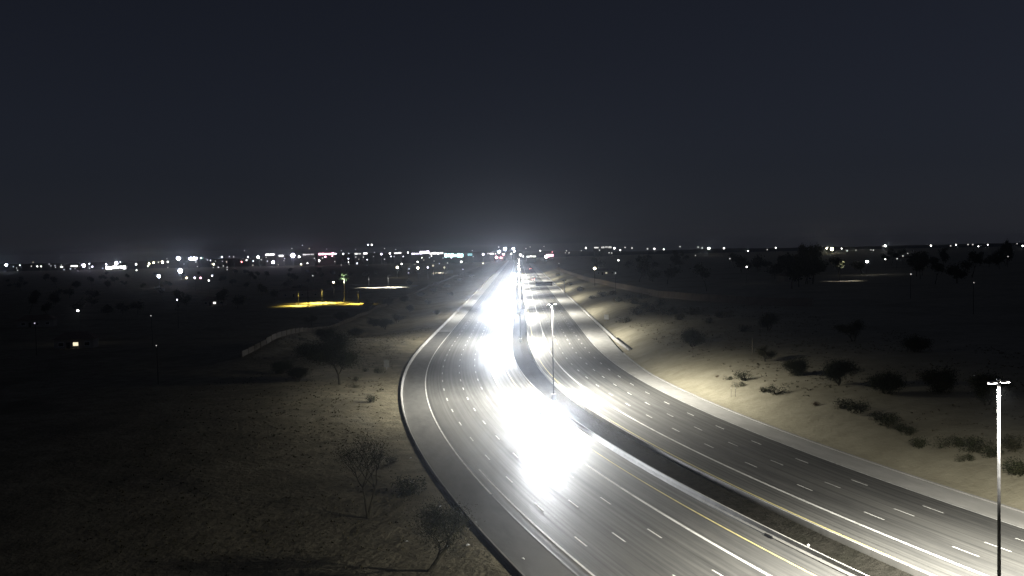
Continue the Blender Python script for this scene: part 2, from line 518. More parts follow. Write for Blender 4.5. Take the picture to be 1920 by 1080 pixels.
# the flared end of that barrier and a black strip standing in for the shadow behind it
x, y, z = P(651.5, 26.85); th = frame(651.5)[2]
e = MB(); e.v = [(-.25, -2.6, 0), (.22, -2.6, 0), (.22, 2.9, 0), (-.25, 2.9, 0), (-.10, 2.9, .8), (.10, 2.9, .8), (.16, -2.6, .16), (-.16, -2.6, .16)]
e.f = [(3, 2, 1, 0), (0, 1, 6, 7), (1, 2, 5, 6), (2, 3, 4, 5), (3, 0, 7, 4), (7, 6, 5, 4)]
eo = tag(e.build('barrier_end', 'barrier'), 'sloping concrete end block of the right edge barrier', 'barrier end'); eo.location = (x, y, .02); eo.rotation_euler.z = th
d = MB()
for k in range(9):
    d.box(0, -14 + k * 3.6, .1, .5, 3.5, .35)
do = tag(d.build('shadow_strip', 'black_panel'), 'dark narrow strip standing in for the shadow behind the right barrier end', 'drain')
x, y, z = P(636, 27.6); do.location = (x, y, T(636, 27.6) - .12); do.rotation_euler.z = frame(636)[2]
x, y, z = P(813, -2.72)
d = MB().box(0, 0, .0, .12, 1.2, .20); do = tag(d.build('drain_inlet', 'black_panel'), 'small black drain opening at the foot of the median barrier', 'drain'); do.location = (x, y, .12); do.rotation_euler.z = frame(813)[2]

# ------------------------------------------------------------------ roadway lighting in the median
def roadway_optics(ld, full=55, cut=77, wide=.85):
    """batwing distribution of a roadway luminaire: intensity grows with the angle from nadir, then cuts off"""
    ld.use_nodes = True
    nt = ld.node_tree; em = nt.nodes['Emission']
    tc = nt.nodes.new('ShaderNodeTexCoord'); sx = nt.nodes.new('ShaderNodeSeparateXYZ')
    # wider along the road (local y) than across it (local x)
    wd = nt.nodes.new('ShaderNodeVectorMath'); wd.operation = 'MULTIPLY'; wd.inputs[1].default_value = (1.10, wide, 1.0)
    nm = nt.nodes.new('ShaderNodeVectorMath'); nm.operation = 'NORMALIZE'
    nt.links.new(tc.outputs['Normal'], wd.inputs[0]); nt.links.new(wd.outputs[0], nm.inputs[0]); nt.links.new(nm.outputs[0], sx.inputs[0])
    ab = nt.nodes.new('ShaderNodeMath'); ab.operation = 'ABSOLUTE'; nt.links.new(sx.outputs['Z'], ab.inputs[0])
    pw = nt.nodes.new('ShaderNodeMath'); pw.operation = 'POWER'; nt.links.new(ab.outputs[0], pw.inputs[0]); pw.inputs[1].default_value = 0.5
    mn = nt.nodes.new('ShaderNodeMath'); mn.operation = 'MINIMUM'; nt.links.new(pw.outputs[0], mn.inputs[0]); mn.inputs[1].default_value = 11.0
    mr = nt.nodes.new('ShaderNodeMapRange'); mr.interpolation_type = 'SMOOTHSTEP'
    mr.inputs['From Min'].default_value = math.cos(R(cut)); mr.inputs['From Max'].default_value = math.cos(R(full))
    nt.links.new(ab.outputs[0], mr.inputs['Value'])
    ml = nt.nodes.new('ShaderNodeMath'); ml.operation = 'MULTIPLY'; nt.links.new(mn.outputs[0], ml.inputs[0]); nt.links.new(mr.outputs[0], ml.inputs[1])
    nt.links.new(ml.outputs[0], em.inputs['Strength'])
def street_light_proto():
    t = thing('street_light', '', 'street light')
    H = 17.0
    MB().box(0, 0, .35, .75, .75, 1.5).build('base', 'barrier', t)
    MB().tube([(0, 0, 1.1), (0, 0, 8), (0, 0, H)], [.13, .105, .085], 10).build('pole', 'dull_steel', t, smooth=True)
    MB().ball((0, 0, H + .03), .14, 10, 6, (1, 1, .7)).build('cap', 'housing', t, smooth=True)
    for sgn in (-1, 1):
        hd = MB().box(sgn * .52, 0, H - .12, .60, .32, .12).box(sgn * .13, 0, H - .12, .12, .1, .08).build('lamp_head', 'housing', t)
        MB().box(sgn * .55, 0, H - .197, .55, .28, .014).build('lamp_glass', 'lens', hd)
        ld = bpy.data.lights.new('lamp_light', 'SPOT')
        ld.energy = LAMP_POWER * (1.0 if sgn < 0 else 1.1); ld.color = (1.0, .96, .84); ld.spot_size = R(172); ld.spot_blend = .08; ld.shadow_soft_size = .28
        roadway_optics(ld, *((58, 78.5, .85) if sgn < 0 else (62, 86.5, .72)))
        lo = link('lamp_light', ld, hd)
        lo.location = (sgn * .36, 0, H - .52)
    return t
proto = street_light_proto(); cm = child_map(proto)
lamp_labels = {836: 'tall double-headed street light pole at the right edge of the picture', 726: 'tall double-headed street light pole standing in the median between the glaring headlights',
               946: 'street light pole in the median beside the camera', }
names = ['third', 'fourth', 'fifth', 'sixth', 'seventh', 'eighth', 'ninth', 'tenth']
first = True
for i, s in enumerate([836, 726, 616, 506, 396, 286, 176, 66, -44, -154]):
    loc = P(s, {836: .65, 726: -.3}.get(s, .1), -.42); rz = frame(s)[2]
    if first: o = proto; o.location = loc; o.rotation_euler.z = rz; first = False
    else:
        o = copy_tree(proto, cm, loc, rz)
        for hd in kids(o):
            for c in kids(hd):
                if c.type == 'LIGHT' and c.location.x < 0: c.data = shielded[1]
    if s == 836:      # this pole carries a shielded lamp on its left side
        for hd in kids(o):
            for c in kids(hd):
                if c.type == 'LIGHT' and c.location.x < 0:
                    nd = bpy.data.lights.new('lamp_light', 'SPOT')
                    nd.energy = LAMP_POWER * .9; nd.color = c.data.color; nd.spot_size = c.data.spot_size; nd.spot_blend = c.data.spot_blend; nd.shadow_soft_size = .28
                    roadway_optics(nd, 44, 67); shielded = (c, c.data); c.data = nd
    tag(o, lamp_labels.get(s) or f'median street light pole, {names[i - 2]} from the camera, within the headlight glare', 'street light', 'street lights along the median')

# ------------------------------------------------------------------ vehicles
def loft(mb, sections):
    """sections: list of (x, [(y, z), ...]) closed rings with equal counts"""
    n = len(sections[0][1]); base = len(mb.v)
    for x, ring in sections:
        for y, z in ring: mb.v.append((x, y, z))
    for i in range(len(sections) - 1):
        for k in range(n):
            a, b = base + i * n + k, base + i * n + (k + 1) % n
            mb.f.append((a, b, b + n, a + n))
    mb.f.append(tuple(base + k for k in reversed(range(n))))
    mb.f.append(tuple(base + (len(sections) - 1) * n + k for k in range(n)))
def ring(w, z0, z1, r=.10, wt=None):
    wt = w if wt is None else wt
    return [(-w + r, z0), (w - r, z0), (w, z0 + r), (w, z1 - (z1 - z0) * .35), (wt, z1 - r * .6), (wt - r, z1), (-wt + r, z1), (-wt, z1 - r * .6), (-w, z1 - (z1 - z0) * .35), (-w, z0 + r)]
def car_proto(name, kind, paintm):
    t = thing(name, '', 'car')
    b = MB(); cab = MB(); roof = MB()
    if kind == 'sedan':
        L_, hw = 4.8, .91
        loft(b, [(-2.40, ring(.70, .38, .72)), (-2.28, ring(.84, .26, .92)), (-1.5, ring(hw, .22, 1.0)), (0, ring(hw, .20, .97)), (1.2, ring(hw, .22, .90)), (2.1, ring(.86, .26, .78)), (2.40, ring(.72, .34, .64))])
        loft(cab, [(-1.85, ring(.76, .92, .98, .02, .72)), (-1.05, ring(.80, .92, 1.38, .06, .60)), (.15, ring(.80, .92, 1.41, .06, .60)), (1.15, ring(.78, .86, .93, .02, .72))])
        roof.box(-.45, 0, 1.425, 1.25, 1.12, .05)
        hz, tz, fx, rx = .66, .80, 2.30, -2.35
    elif kind == 'suv':
        L_, hw = 4.9, .96
        loft(b, [(-2.45, ring(.86, .42, 1.0)), (-2.35, ring(.92, .34, 1.10)), (0, ring(hw, .28, 1.10)), (1.2, ring(hw, .30, 1.08)), (2.2, ring(.90, .34, 1.0)), (2.45, ring(.78, .42, .86))])
        loft(cab, [(-2.35, ring(.84, 1.05, 1.12, .02, .80)), (-2.0, ring(.86, 1.05, 1.72, .06, .68)), (.3, ring(.86, 1.05, 1.74, .06, .68)), (1.25, ring(.84, 1.04, 1.10, .02, .78))])
        roof.box(-.85, 0, 1.76, 2.2, 1.30, .05)
        hz, tz, fx, rx = .84, 1.0, 2.36, -2.42
    else:   # box truck
        L_, hw = 8.0, 1.05
        loft(b, [(1.6, ring(1.02, .50, 1.5)), (2.6, ring(1.05, .45, 1.5)), (3.9, ring(1.0, .45, 1.35)), (4.1, ring(.9, .5, 1.1))])
        loft(cab, [(1.6, ring(1.0, 1.45, 2.45, .08, .92)), (2.9, ring(1.0, 1.45, 2.42, .08, .92)), (3.6, ring(.98, 1.40, 1.52, .03, .94))])
        roof.box(2.2, 0, 2.47, 1.4, 1.7, .06)
        cg = MB().box(-1.35, 0, 2.15, 5.7, 2.44, 2.6)
        cg.build('cargo_box', 'paint_white', t)
        MB().box(-1.0, 0, .70, 6.2, 1.0, .26).build('chassis', 'dark_metal', t)
        hz, tz, fx, rx = .85, .95, 4.02, -4.17
    b.build('body', paintm, t, smooth=False)
    cab.build('window', 'glass', t)
    roof.build('roof', paintm, t)
    wb = {'sedan': (1.40, -1.38, .33), 'suv': (1.45, -1.45, .38), 'truck': (2.9, -2.6, .46)}[kind]
    for wx in wb[:2]:
        for sy in (-1, 1):
            w = MB().tube([(wx, sy * (hw - .21), wb[2]), (wx, sy * (hw + .01), wb[2])], wb[2], 16).build('wheel', 'tyre', t)
            MB().tube([(wx, sy * (hw - .05), wb[2]), (wx, sy * (hw + .018), wb[2])], wb[2] * .62, 10).build('rim', 'rim', w)
    for sy in (-1, 1):
        MB().box(fx + .05, sy * (hw - .30), hz, .12, .30, .14).build('headlight', 'head_lens', t)
        MB().box(rx - .03, sy * (hw - .24), tz, .08, .30, .16).build('taillight', 'tail_dim', t)
    MB().box(fx + .02, 0, .42, .14, 1.3, .18).build('bumper', 'dark_metal', t)
    MB().box(fx + .11, 0, .50, .03, .36, .12).build('number_plate', 'sign_face', t)
    for sy in (-1, 1):
        ld = bpy.data.lights.new('headlight_beam', 'SPOT')
        ld.energy = HEAD_POWER; ld.color = (.93, .96, 1.0); ld.spot_size = R(56); ld.spot_blend = 1.0; ld.shadow_soft_size = .10
        lo = link('headlight_beam', ld, t)
        lo.location = (fx + .16, sy * (hw - .30), hz); lo.rotation_euler = (0, R(-98.5), 0)   # -Z of the lamp looks along +X
    return t
protos = {}
for nm, kd, pm in (('sedan', 'sedan', 'paint_silver'), ('suv', 'suv', 'paint_dark'), ('box_truck', 'truck', 'paint_white'), ('sedan', 'sedan', 'paint_red'), ('suv', 'suv', 'paint_white')):
    key = f'{kd}{pm}'
    o = car_proto(nm, kd, pm)
    protos[key] = [o, child_map(o), False]
dipped = {}
def put_car(key, s, o, label, away=False, cat='car', group='oncoming vehicles with headlights on'):
    pr = protos[key]
    x, y, th = frame(s)
    x, y, z = P(s, o, .03)
    rz = th - math.pi / 2 + (math.pi if away else 0)       # travel direction: towards the camera, or away from it
    if not pr[2]:
        ob = pr[0]; ob.location = (x, y, z); ob.rotation_euler.z = rz; pr[2] = True
    else:
        ob = copy_tree(pr[0], pr[1], (x, y, z), rz)
    if s < 420:
        for c in kids(ob):
            if c.type == 'LIGHT':
                if 'far' not in dipped:
                    dipped['far'] = c.data.copy(); dipped['far'].energy = HEAD_POWER * .36
                c.data = dipped['far']
    return tag(ob, label, cat, group)
oncoming = [
 ('sedanpaint_silver', 758, -9.6, 'nearest oncoming car, hidden in its own headlight glare'),
 ('suvpaint_white', 751, -6.5, 'added oncoming car in the carpool lane, widening the nearest headlight glare'),  # extra car, added so its headlights strengthen the haze glow here
 ('suvpaint_white', 642, -6.3, 'oncoming car in the carpool lane in the second patch of glare'),
 ('sedanpaint_silver', 500, -6.6, 'oncoming car in the carpool lane in the third, largest patch of glare'),
 ('suvpaint_dark', 488, -6.4, 'oncoming car close behind in the third, largest patch of glare'),
 ('truckpaint_white', 462, -9.9, 'oncoming box truck behind the third patch of glare'),
 ('suvpaint_white', 400, -6.4, 'oncoming car, sixth back in the headlight column'),
 ('sedanpaint_silver', 190, -6.4, 'oncoming car, seventh back in the headlight column'),
 ('suvpaint_dark', 40, -6.4, 'oncoming car, eighth back in the headlight column'),
 ('sedanpaint_red', -190, -6.4, 'farthest oncoming car at the top of the headlight column'),
]
for key, s, o, lb in oncoming:
    put_car(key, s, o, lb, cat='truck' if 'truck' in key else 'car')
# vehicles driving away: the tail lamps are lit
def tail_on(ob):
    for c in kids(ob):
        if c.name.startswith('taillight'):
            c.data = c.data.copy(); c.data.materials[0] = M['tail_lens']
for key, s, o, lb in (('truckpaint_white', 62, 12.0, 'box truck with red tail lights driving away beyond the dark overhead sign'),
                      ('sedanpaint_red', -420, 15.2, 'far car with red tail lights driving away on the right carriageway')):
    tail_on(put_car(key, s, o, lb, away=True, cat='truck' if 'truck' in key else 'car', group='vehicles driving away'))

# ------------------------------------------------------------------ signs
def sign_board(name, label, px, py, w, h, z_low, face, rz=0.0, posts=1):
    x, y, z = ground_at(px, py)
    t = thing(name, label, 'sign', (x, y, z), rz)
    MB().box(0, 0, z_low + h / 2, w, .04, h).build('panel', face, t)
    for k in range(posts):
        dx = 0 if posts == 1 else (k - .5) * w * .6
        MB().box(dx, .06, (z_low + h) / 2 - .2, .08, .07, z_low + h + .3).build('post', 'steel', t)
    return t
sign_board('road_sign', 'square white road sign on the right slope near the barrier', 1137, 605, 1.6, 1.7, 1.1, 'sign_face', R(-18))
sign_board('road_sign', 'grey back of a square road sign behind the left barrier', 725, 693, 1.25, 1.65, .5, 'sign_back', R(-6))
t = thing('marker_post', 'thin pale post standing on the dim right slope', 'post', ground_at(1411, 664))
MB().tube([(0, 0, -.2), (0, 0, 3.0)], [.10, .08], 8).build('shaft', 'pale_bark', t)
MB().tube([(0, 0, 3.0), (0, 0, 3.12)], [.11, .05], 8).build('cap', 'pale_bark', t)
for px in (1371, 1379):
    t = thing('delineator', f'thin faint delineator stake on the right slope, {"left" if px < 1375 else "right"} of the pair', 'stake', ground_at(px, 744), group='pair of faint stakes')
    MB().box(0, 0, .75, .06, .03, 1.7).build('stake', 'sign_back', t)
    MB().box(0, -.02, 1.45, .075, .015, .18).build('reflector', 'sign_face', t)
# overhead message sign
x, y, z = P(346, 25.4)
t = thing('overhead_sign', 'dark rectangular message sign on a cantilever post over the far right lanes', 'sign', (x, y, 0), frame(346)[2])
MB().tube([(0, 0, -.1), (0, 0, 8.6)], [.32, .24], 12).build('post', 'steel', t)
for zz in (6.3, 7.6):
    MB().tube([(0, .5, zz), (-18.5, .5, zz)], .12, 8).build('arm', 'steel', t)
pn = MB().box(-11.4, 0, 6.85, 9.4, .8, 2.2).build('panel', 'black_panel', t)
MB().box(-11.4, 0, 8.0, 9.6, .9, .08).build('hood', 'dark_metal', pn)
# small bright scraps and reflectors
for px, py, lb in ((981, 1049, 'tiny white reflector on the left shoulder near the bottom edge'), (1516, 1024, 'tiny white reflector in the dark median'),
                   (770, 860, 'tiny white scrap on the dirt beside the left barrier'), (877, 1023, 'tiny white scrap on the dirt right of the leaning tree trunk'),
                   (763, 1017, 'tiny pale scrap on the dirt left of the leaning tree trunk')):
    x, y, z = ground_at(px, py)
    mb = MB(); mb.v = [(-.20, -.08, .02), (.02, -.13, .05), (.22, -.02, .03), (.13, .12, .10), (-.10, .11, .12), (.0, 0, .20)]
    mb.f = [(0, 1, 5), (1, 2, 5), (2, 3, 5), (3, 4, 5), (4, 0, 5), (4, 3, 2, 1, 0)]
    o = tag(mb.build('litter_scrap', 'litter'), lb, 'litter', 'small bright scraps'); o.location = (x, y, z + .01); o.rotation_euler.z = random.random() * 6

ORD = ['first', 'second', 'third', 'fourth', 'fifth', 'sixth', 'seventh', 'eighth', 'ninth', 'tenth', 'eleventh', 'twelfth', 'thirteenth', 'fourteenth', 'fifteenth', 'sixteenth', 'seventeenth', 'eighteenth', 'nineteenth',
       'twentieth', 'twenty-first', 'twenty-second', 'twenty-third', 'twenty-fourth', 'twenty-fifth', 'twenty-sixth', 'twenty-seventh', 'twenty-eighth', 'twenty-ninth', 'thirtieth'] + [f'number {n}' for n in range(31, 80)]
# ------------------------------------------------------------------ trees and shrubs
def tree_data(seed, h, spread, trunk_r, n_leaf, leaf, stems=1, lean=(0, 0), bare=.35, levels=3, clump=.55, bark='bark', foliage='leaf'):
    rnd = random.Random(seed)
    wood, crown = MB(), MB(); tips = []
    def branch(p, d, ln, r, lv):
        pts, rad = [p.copy()], [r]
        n = 4
        for i in range(n):
            d = (d + Vector((rnd.gauss(0, .16), rnd.gauss(0, .16), rnd.gauss(0, .10) + (.05 if lv else .02)))).normalized()
            p = p + d * (ln / n)
            pts.append(p.copy()); rad.append(r * (1 - .5 * (i + 1) / n))
        wood.tube(pts, rad, 7 if lv == 0 else 5, cap=False)
        if lv >= levels - 1:
            tips.extend(pts[1:]); return
        k = rnd.randint(3, 4)
        for j in range(k):
            q = pts[rnd.choice((2, 3, 4, 4))] if j else pts[-1]
            a = rnd.random() * 6.28
            side = Vector((math.cos(a), math.sin(a), rnd.uniform(.1, .7)))
            nd = (d * .55 + side * spread).normalized()
            branch(q, nd, ln * rnd.uniform(.55, .85), r * .5, lv + 1)
    for k in range(stems):
        a = 6.28 * k / stems + rnd.random()
        off = .30 if stems > 1 else 0
        branch(Vector((0, 0, -.15)), Vector((lean[0] + off * math.cos(a), lean[1] + off * math.sin(a), 1)).normalized(), h * bare, trunk_r, 0)
    for i in range(n_leaf):
        c = rnd.choice(tips)
        p = c + Vector((rnd.gauss(0, clump), rnd.gauss(0, clump), rnd.gauss(0, clump * .7)))
        if p.z > .25: crown.leaf(p, leaf, rnd)
    return wood.data('trunk', bark), crown.data('crown', foliage)
def shrub_data(seed, r, n, leaf, foliage='leaf', flat=.8):
    rnd = random.Random(seed)
    wood, crown = MB(), MB()
    lobes = [(Vector((rnd.gauss(0, .35) * r, rnd.gauss(0, .35) * r, rnd.uniform(.35, .8) * r * flat)), rnd.uniform(.4, .7) * r) for _ in range(9)]
    for c, lr in lobes:
        wood.tube([(0, 0, -.1), tuple(c * .6), tuple(c)], [.03 * r, .022 * r, .012 * r], 4, cap=False)
    for i in range(n):
        c, lr = rnd.choice(lobes)
        v = Vector((rnd.gauss(0, 1), rnd.gauss(0, 1), rnd.gauss(0, 1))).normalized() * lr * rnd.uniform(.55, 1.08)
        p = c + v
        if p.z > .02: crown.leaf(p, leaf, rnd)
    return wood.data('stem', 'bark'), crown.data('foliage', foliage)
def plant(name, label, cat, data, loc, rz=0.0, sc=1.0, group=None, part=('trunk', 'crown')):
    t = thing(name, label, cat, loc, rz, group)
    t.scale = sc if isinstance(sc, tuple) else (sc, sc, sc)
    for n_, d_ in zip(part, data):
        link(n_, d_, t)
    return t
SH = [shrub_data(i, 1.0, 900, .06, f) for i, f in enumerate(('leaf', 'leaf', 'leaf_dry', 'leaf', 'leaf_red'))]
TR = [tree_data(21, 5.5, .8, .13, 9000, .10, stems=3, bare=.34, clump=.55), tree_data(22, 6.5, .7, .16, 9500, .10, stems=2, bare=.34, clump=.6),
      tree_data(23, 5.0, .9, .12, 8500, .10, stems=4, bare=.36, clump=.55), tree_data(24, 6.0, .70, .14, 5000, .10, stems=2, bare=.42, clump=.45, foliage='leaf_dry')]
FT = [tree_data(31, 8, .8, .25, 700, .5, bare=.40, clump=1.0), tree_data(32, 9, .55, .25, 700, .5, bare=.42, clump=.9), tree_data(33, 7, .95, .25, 650, .5, bare=.40, clump=1.1),
      tree_data(34, 10, .4, .22, 600, .5, bare=.45, clump=.8)]
rnd = random.Random(3)
# right slope: each bush where the photograph shows it: (x, y of its foot, width in px, kind, label)
bushes = [
 (1345, 707, 7, 4, 'tiny reddish bush, leftmost on the bright right slope'),
 (1367, 712, 12, 0, 'small dark bush left of the round bush on the right slope'),
 (1396, 712, 28, 1, 'round dark bush with a shadow on the right slope above the two stakes'),
 (1387, 725, 16, 0, 'small dark bush just below the round bush on the right slope'),
 (1430, 735, 17, 1, 'small round bush, left of a touching pair on the right slope'),
 (1455, 739, 28, 0, 'wider bush, right of a touching pair on the right slope'),
 (1529, 760, 13, 4, 'small reddish bush alone on the right slope'),
 (1577, 766, 32, 1, 'first bush at the left end of the bush row on the right slope'),
 (1612, 774, 36, 0, 'second bush from the left in the bush row on the right slope'),
 (1645, 787, 26, 3, 'third bush from the left in the bush row on the right slope'),
 (1665, 799, 38, 1, 'fourth, large bush in the bush row on the right slope'),
 (1687, 807, 24, 0, 'fifth bush from the left in the bush row on the right slope'),
 (1707, 815, 24, 3, 'sixth bush from the left in the bush row on the right slope'),
 (1725, 838, 32, 1, 'dark bush standing forward of the bush row on the right slope'),
 (1784, 838, 34, 0, 'bush left of the right street light pole, upper on the slope'),
 (1827, 846, 44, 3, 'wide bush touching the right street light pole'),
 (1812, 864, 22, 0, 'small bush below the wide bush by the right street light pole'),
 (1856, 858, 34, 1, 'bush behind the right street light pole'),
 (1905, 888, 50, 1, 'large bush at the right edge of the picture beyond the pole'),
 (1900, 842, 40, 2, 'dim bush high at the right edge of the picture'),
]
for px, py, w, k, lb in bushes:
    x, y, z = ground_at(px, py)
    r = w * y / F_PX / 2 * 1.35
    plant('desert_bush', lb, 'bush', SH[k], (x, y, z - .1), rnd.random() * 6, (r, r, r * .95), 'bushes on the right slope', ('stem', 'foliage'))
trees_r = [
 (1300, 650, 62, 2, 'dark rounded tree on the right slope below the wall'), (1492, 703, 60, 0, 'dark leaning tree with a long shadow in the middle of the right slope'),
 (1434, 678, 46, 3, 'faint sparse tree left of the dark leaning tree on the right slope'), (1572, 722, 74, 1, 'large dim tree right of the dark leaning tree on the right slope'),
 (1660, 738, 80, 2, 'dim tree above the bush row on the right slope'), (1760, 735, 84, 0, 'dim tree high on the right slope left of the pole'),
 (1850, 760, 90, 1, 'dim tree high on the right slope near the pole top'), (1600, 640, 60, 3, 'barely lit tree far up the right slope'),
 (1440, 620, 50, 1, 'barely lit tree behind the pale post on the right slope'), (1720, 660, 60, 2, 'barely lit tree high on the far right slope')]
for px, py, w, k, lb in trees_r:
    x, y, z = ground_at(px, py)
    plant('palo_verde_tree', lb, 'tree', TR[k], (x, y, z - .7), rnd.random() * 6, tuple(w * y / F_PX / 5.0 * q for q in (.9, .9, .8)), 'trees on the right slope')
# belt of shrubs under the right wall, told apart only by place
belt = [(1088, 546), (1112, 560), (1132, 556), (1148, 553), (1160, 566), (1176, 560), (1190, 570), (1206, 578), (1222, 585), (1240, 572), (1256, 590), (1196, 590), (1172, 605), (1276, 600), (1330, 606),
        (1070, 535), (1056, 528), (1046, 518), (1300, 590), (1356, 596), (1390, 622), (1205, 560)]
for i, (px, py) in enumerate(sorted(belt)):
    x, y, z = ground_at(px, py)
    r = rnd.uniform(1.6, 3.2)
    plant('desert_shrub', f'dark shrub, {ORD[i]} from the left in the belt below the right wall', 'bush', SH[i % 4], (x, y, z - .1), rnd.random() * 6, (r, r, r * .85), 'shrub belt below the right wall', ('stem', 'foliage'))
# left side
bush_l = [(683, 697, 12, 1, 'small dark bush, left of the pair beside the grey sign back'), (709, 700, 16, 0, 'small dark bush, right of the pair beside the grey sign back'),
          (667, 714, 12, 3, 'small faint bush right of the big left tree trunk'), (665, 727, 12, 2, 'low faint bush below the big left tree'),
          (693, 754, 24, 1, 'dark round bush with a shadow left of the barrier bend'), (736, 868, 22, 0, 'small round bush alone on the dim dirt left of the barrier'),
          (756, 932, 62, 1, 'spiky dark bush left of the leaning tree crown')]
for px, py, w, k, lb in bush_l:
    x, y, z = ground_at(px, py)
    r = w * y / F_PX / 2 * 1.25
    plant('desert_bush', lb, 'bush', SH[k], (x, y, z - .05), rnd.random() * 6, (r, r, r * 1.0), 'bushes on the left dirt', ('stem', 'foliage'))
x, y, z = ground_at(637, 721)
plant('palo_verde_tree', 'big bushy tree left of the grey sign back, trunk lit from the road', 'tree', tree_data(41, 12, .7, .26, 24000, .12, bare=.34, clump=.95), (x, y, z), 1.0, (1.1, 1.1, 1.0))
x, y, z = ground_at(690, 972)
plant('palo_verde_tree', 'sparse tree with a V-shaped trunk on the dark left dirt', 'tree', tree_data(45, 7.0, .6, .15, 3800, .06, stems=2, bare=.46, clump=.55, levels=4), (x, y, z), .3)
x, y, z = ground_at(803, 1072)
plant('palo_verde_tree', 'leaning tree at the bottom whose crown overlaps the left barrier', 'tree', tree_data(52, 8.0, .70, .20, 9000, .06, stems=1, lean=(.30, .22), bare=.38, clump=.6, levels=4), (x, y, z), .0)
mids = [(575, 668, 5), (610, 640, 6), (530, 700, 4.5), (585, 612, 6), (640, 604, 6), (668, 630, 5), (700, 612, 5), (722, 618, 5.5), (745, 606, 5), (690, 580, 6), (728, 572, 6), (760, 566, 5), (790, 556, 5), (812, 548, 5),
        (838, 540, 5), (770, 585, 4.5), (802, 572, 4), (846, 556, 4), (862, 528, 5), (885, 520, 5), (820, 590, 3), (560, 715, 4)]
for i, (px, py, h) in enumerate(sorted(mids)):
    x, y, z = ground_at(px, py)
    plant('roadside_tree', f'dim tree, {ORD[i]} from the left between the left bank and the freeway', 'tree', TR[i % 4], (x, y, z - .6), rnd.random() * 6, (h / 4.6, h / 4.6, h / 5.6), 'trees between the left bank and the freeway')

# dry tufts and low scrub scattered over the dirt: uncountable ground cover
def ground_cover(name, n, region, seed, size, foliage):
    rn = random.Random(seed); mb = MB()
    for i in range(n):
        s = rn.uniform(*region[0]); o = rn.uniform(*region[1])
        if noise.noise(Vector((s * .05, o * .06, seed))) < rn.uniform(-.35, .25): continue
        x, y, z = P(s, o); z = T(s, o); r = size * rn.uniform(.5, 1.5)
        for k in range(5):
            mb.leaf((x + rn.gauss(0, .5) * r, y + rn.gauss(0, .5) * r, z + rn.uniform(.1, .7) * r), r * .55, rn)
    return tag(mb.build(name, foliage), kind='stuff')
ground_cover('dry_scrub', 6500, ((560, 880), (-64, -30)), 5, .19, 'leaf_straw')
ground_cover('dry_grass', 5000, ((560, 860), (33, 85)), 8, .22, 'leaf_straw')

# ------------------------------------------------------------------ sound walls
def sound_wall(name, label, pts, h, panel=6.0, block='stucco'):
    """pts: (s, o) along the wall; each panel and pilaster is a part"""
    t = thing(name, label, 'wall')
    pos = [Vector(P(s, o)) for s, o in pts]
    pan = MB().box(0, 0, h / 2 - .3, panel - .36, .20, h + .6).data('panel', block)
    pil = MB().box(0, 0, h / 2 - .25, .42, .42, h + .9).data('pilaster', block)
    cap = MB().box(0, 0, h + .06, panel - .40, .30, .12).data('cap', block)
    for a, b in zip(pos[:-1], pos[1:]):
        d = b - a; n = max(1, round(d.length / panel)); rz = math.atan2(d.y, d.x)
        for i in range(n):
            m = a + d * ((i + .5) / n); q = a + d * (i / n)
            zb = Txy(m.x, m.y)
            o = link('panel', pan, t); o.location = (m.x, m.y, zb); o.rotation_euler.z = rz; o.scale.x = d.length / n / panel
            c = link('cap', cap, o)
            o = link('pilaster', pil, t); o.location = (q.x, q.y, Txy(q.x, q.y)); o.rotation_euler.z = rz
    return t
sound_wall('boundary_wall', 'low pale block wall along the crest of the left bank', [(668, -65.5), (600, -65.5), (480, -65.5), (230, -65.5), (0, -65.5), (-200, -65.5)], 1.2, block='weathered_block')
sound_wall('sound_wall', 'long tan block wall along the top of the right slope', [(574, 96), (561, 81), (520, 66), (486, 58), (379, 52), (258, 46), (0, 42), (-200, 42)], 2.6)

# ------------------------------------------------------------------ houses, shops, lit places
def house(px, py, label, w=14.0, d=9.0, h=3.0, rz=0.0, lit=None):
    x, y, z = ground_at(px, py)
    t = thing('house', label, 'house', (x, y, z - .1), rz)
    MB().box(0, 0, h / 2, w, d, h).build('wall', 'house_wall', t)
    r = MB(); e = .6
    r.v = [(-w / 2 - e, -d / 2 - e, h), (w / 2 + e, -d / 2 - e, h), (w / 2 + e, d / 2 + e, h), (-w / 2 - e, d / 2 + e, h), (-w / 2 + d * .3, 0, h + 2.0), (w / 2 - d * .3, 0, h + 2.0)]
    r.f = [(0, 1, 5, 4), (1, 2, 5), (2, 3, 4, 5), (3, 0, 4), (3, 2, 1, 0)]
    r.build('roof', 'roof_tile', t)
    for k, wx in enumerate((-w * .32, w * .05, w * .34)):
        f = MB().box(wx, -d / 2 - .02, 1.55, 1.7, .10, 1.3).build('window', 'sign_face', t)
        MB().box(wx, -d / 2 - .09, 1.55, 1.4, .03, 1.0).build('pane', glow(*lit) if lit and k == 1 else 'glass', f)
    MB().box(-w * .14, -d / 2 - .03, 1.05, 1.0, .08, 2.1).build('door', 'dark_metal', t)
    return t
house(1492, 527, 'pale gabled house faintly lit in the dark neighbourhood on the right', 17, 10, 3.2, R(8))
house(1135, 515, 'low house beside the bright lamp beyond the right wall', 16, 9, 3.0, R(-6), ('warm', .6))
house(402, 572, 'small house with a faintly lit front in the dark left field', 13, 9, 3.0, R(10), ('white', 2.0))
house(144, 652, 'house with one yellow lit window in the dark lower left', 11, 8, 3.0, R(12), ('warm', 1.2))
house(565, 556, 'low building behind the orange-lit yard', 30, 12, 4.0, R(4))
house(1700, 490, 'dim house under the treeline on the far right', 16, 10, 3.2, R(5))
house(70, 612, 'dark house at the left edge with a faint lamp', 14, 9, 3.0, R(15))

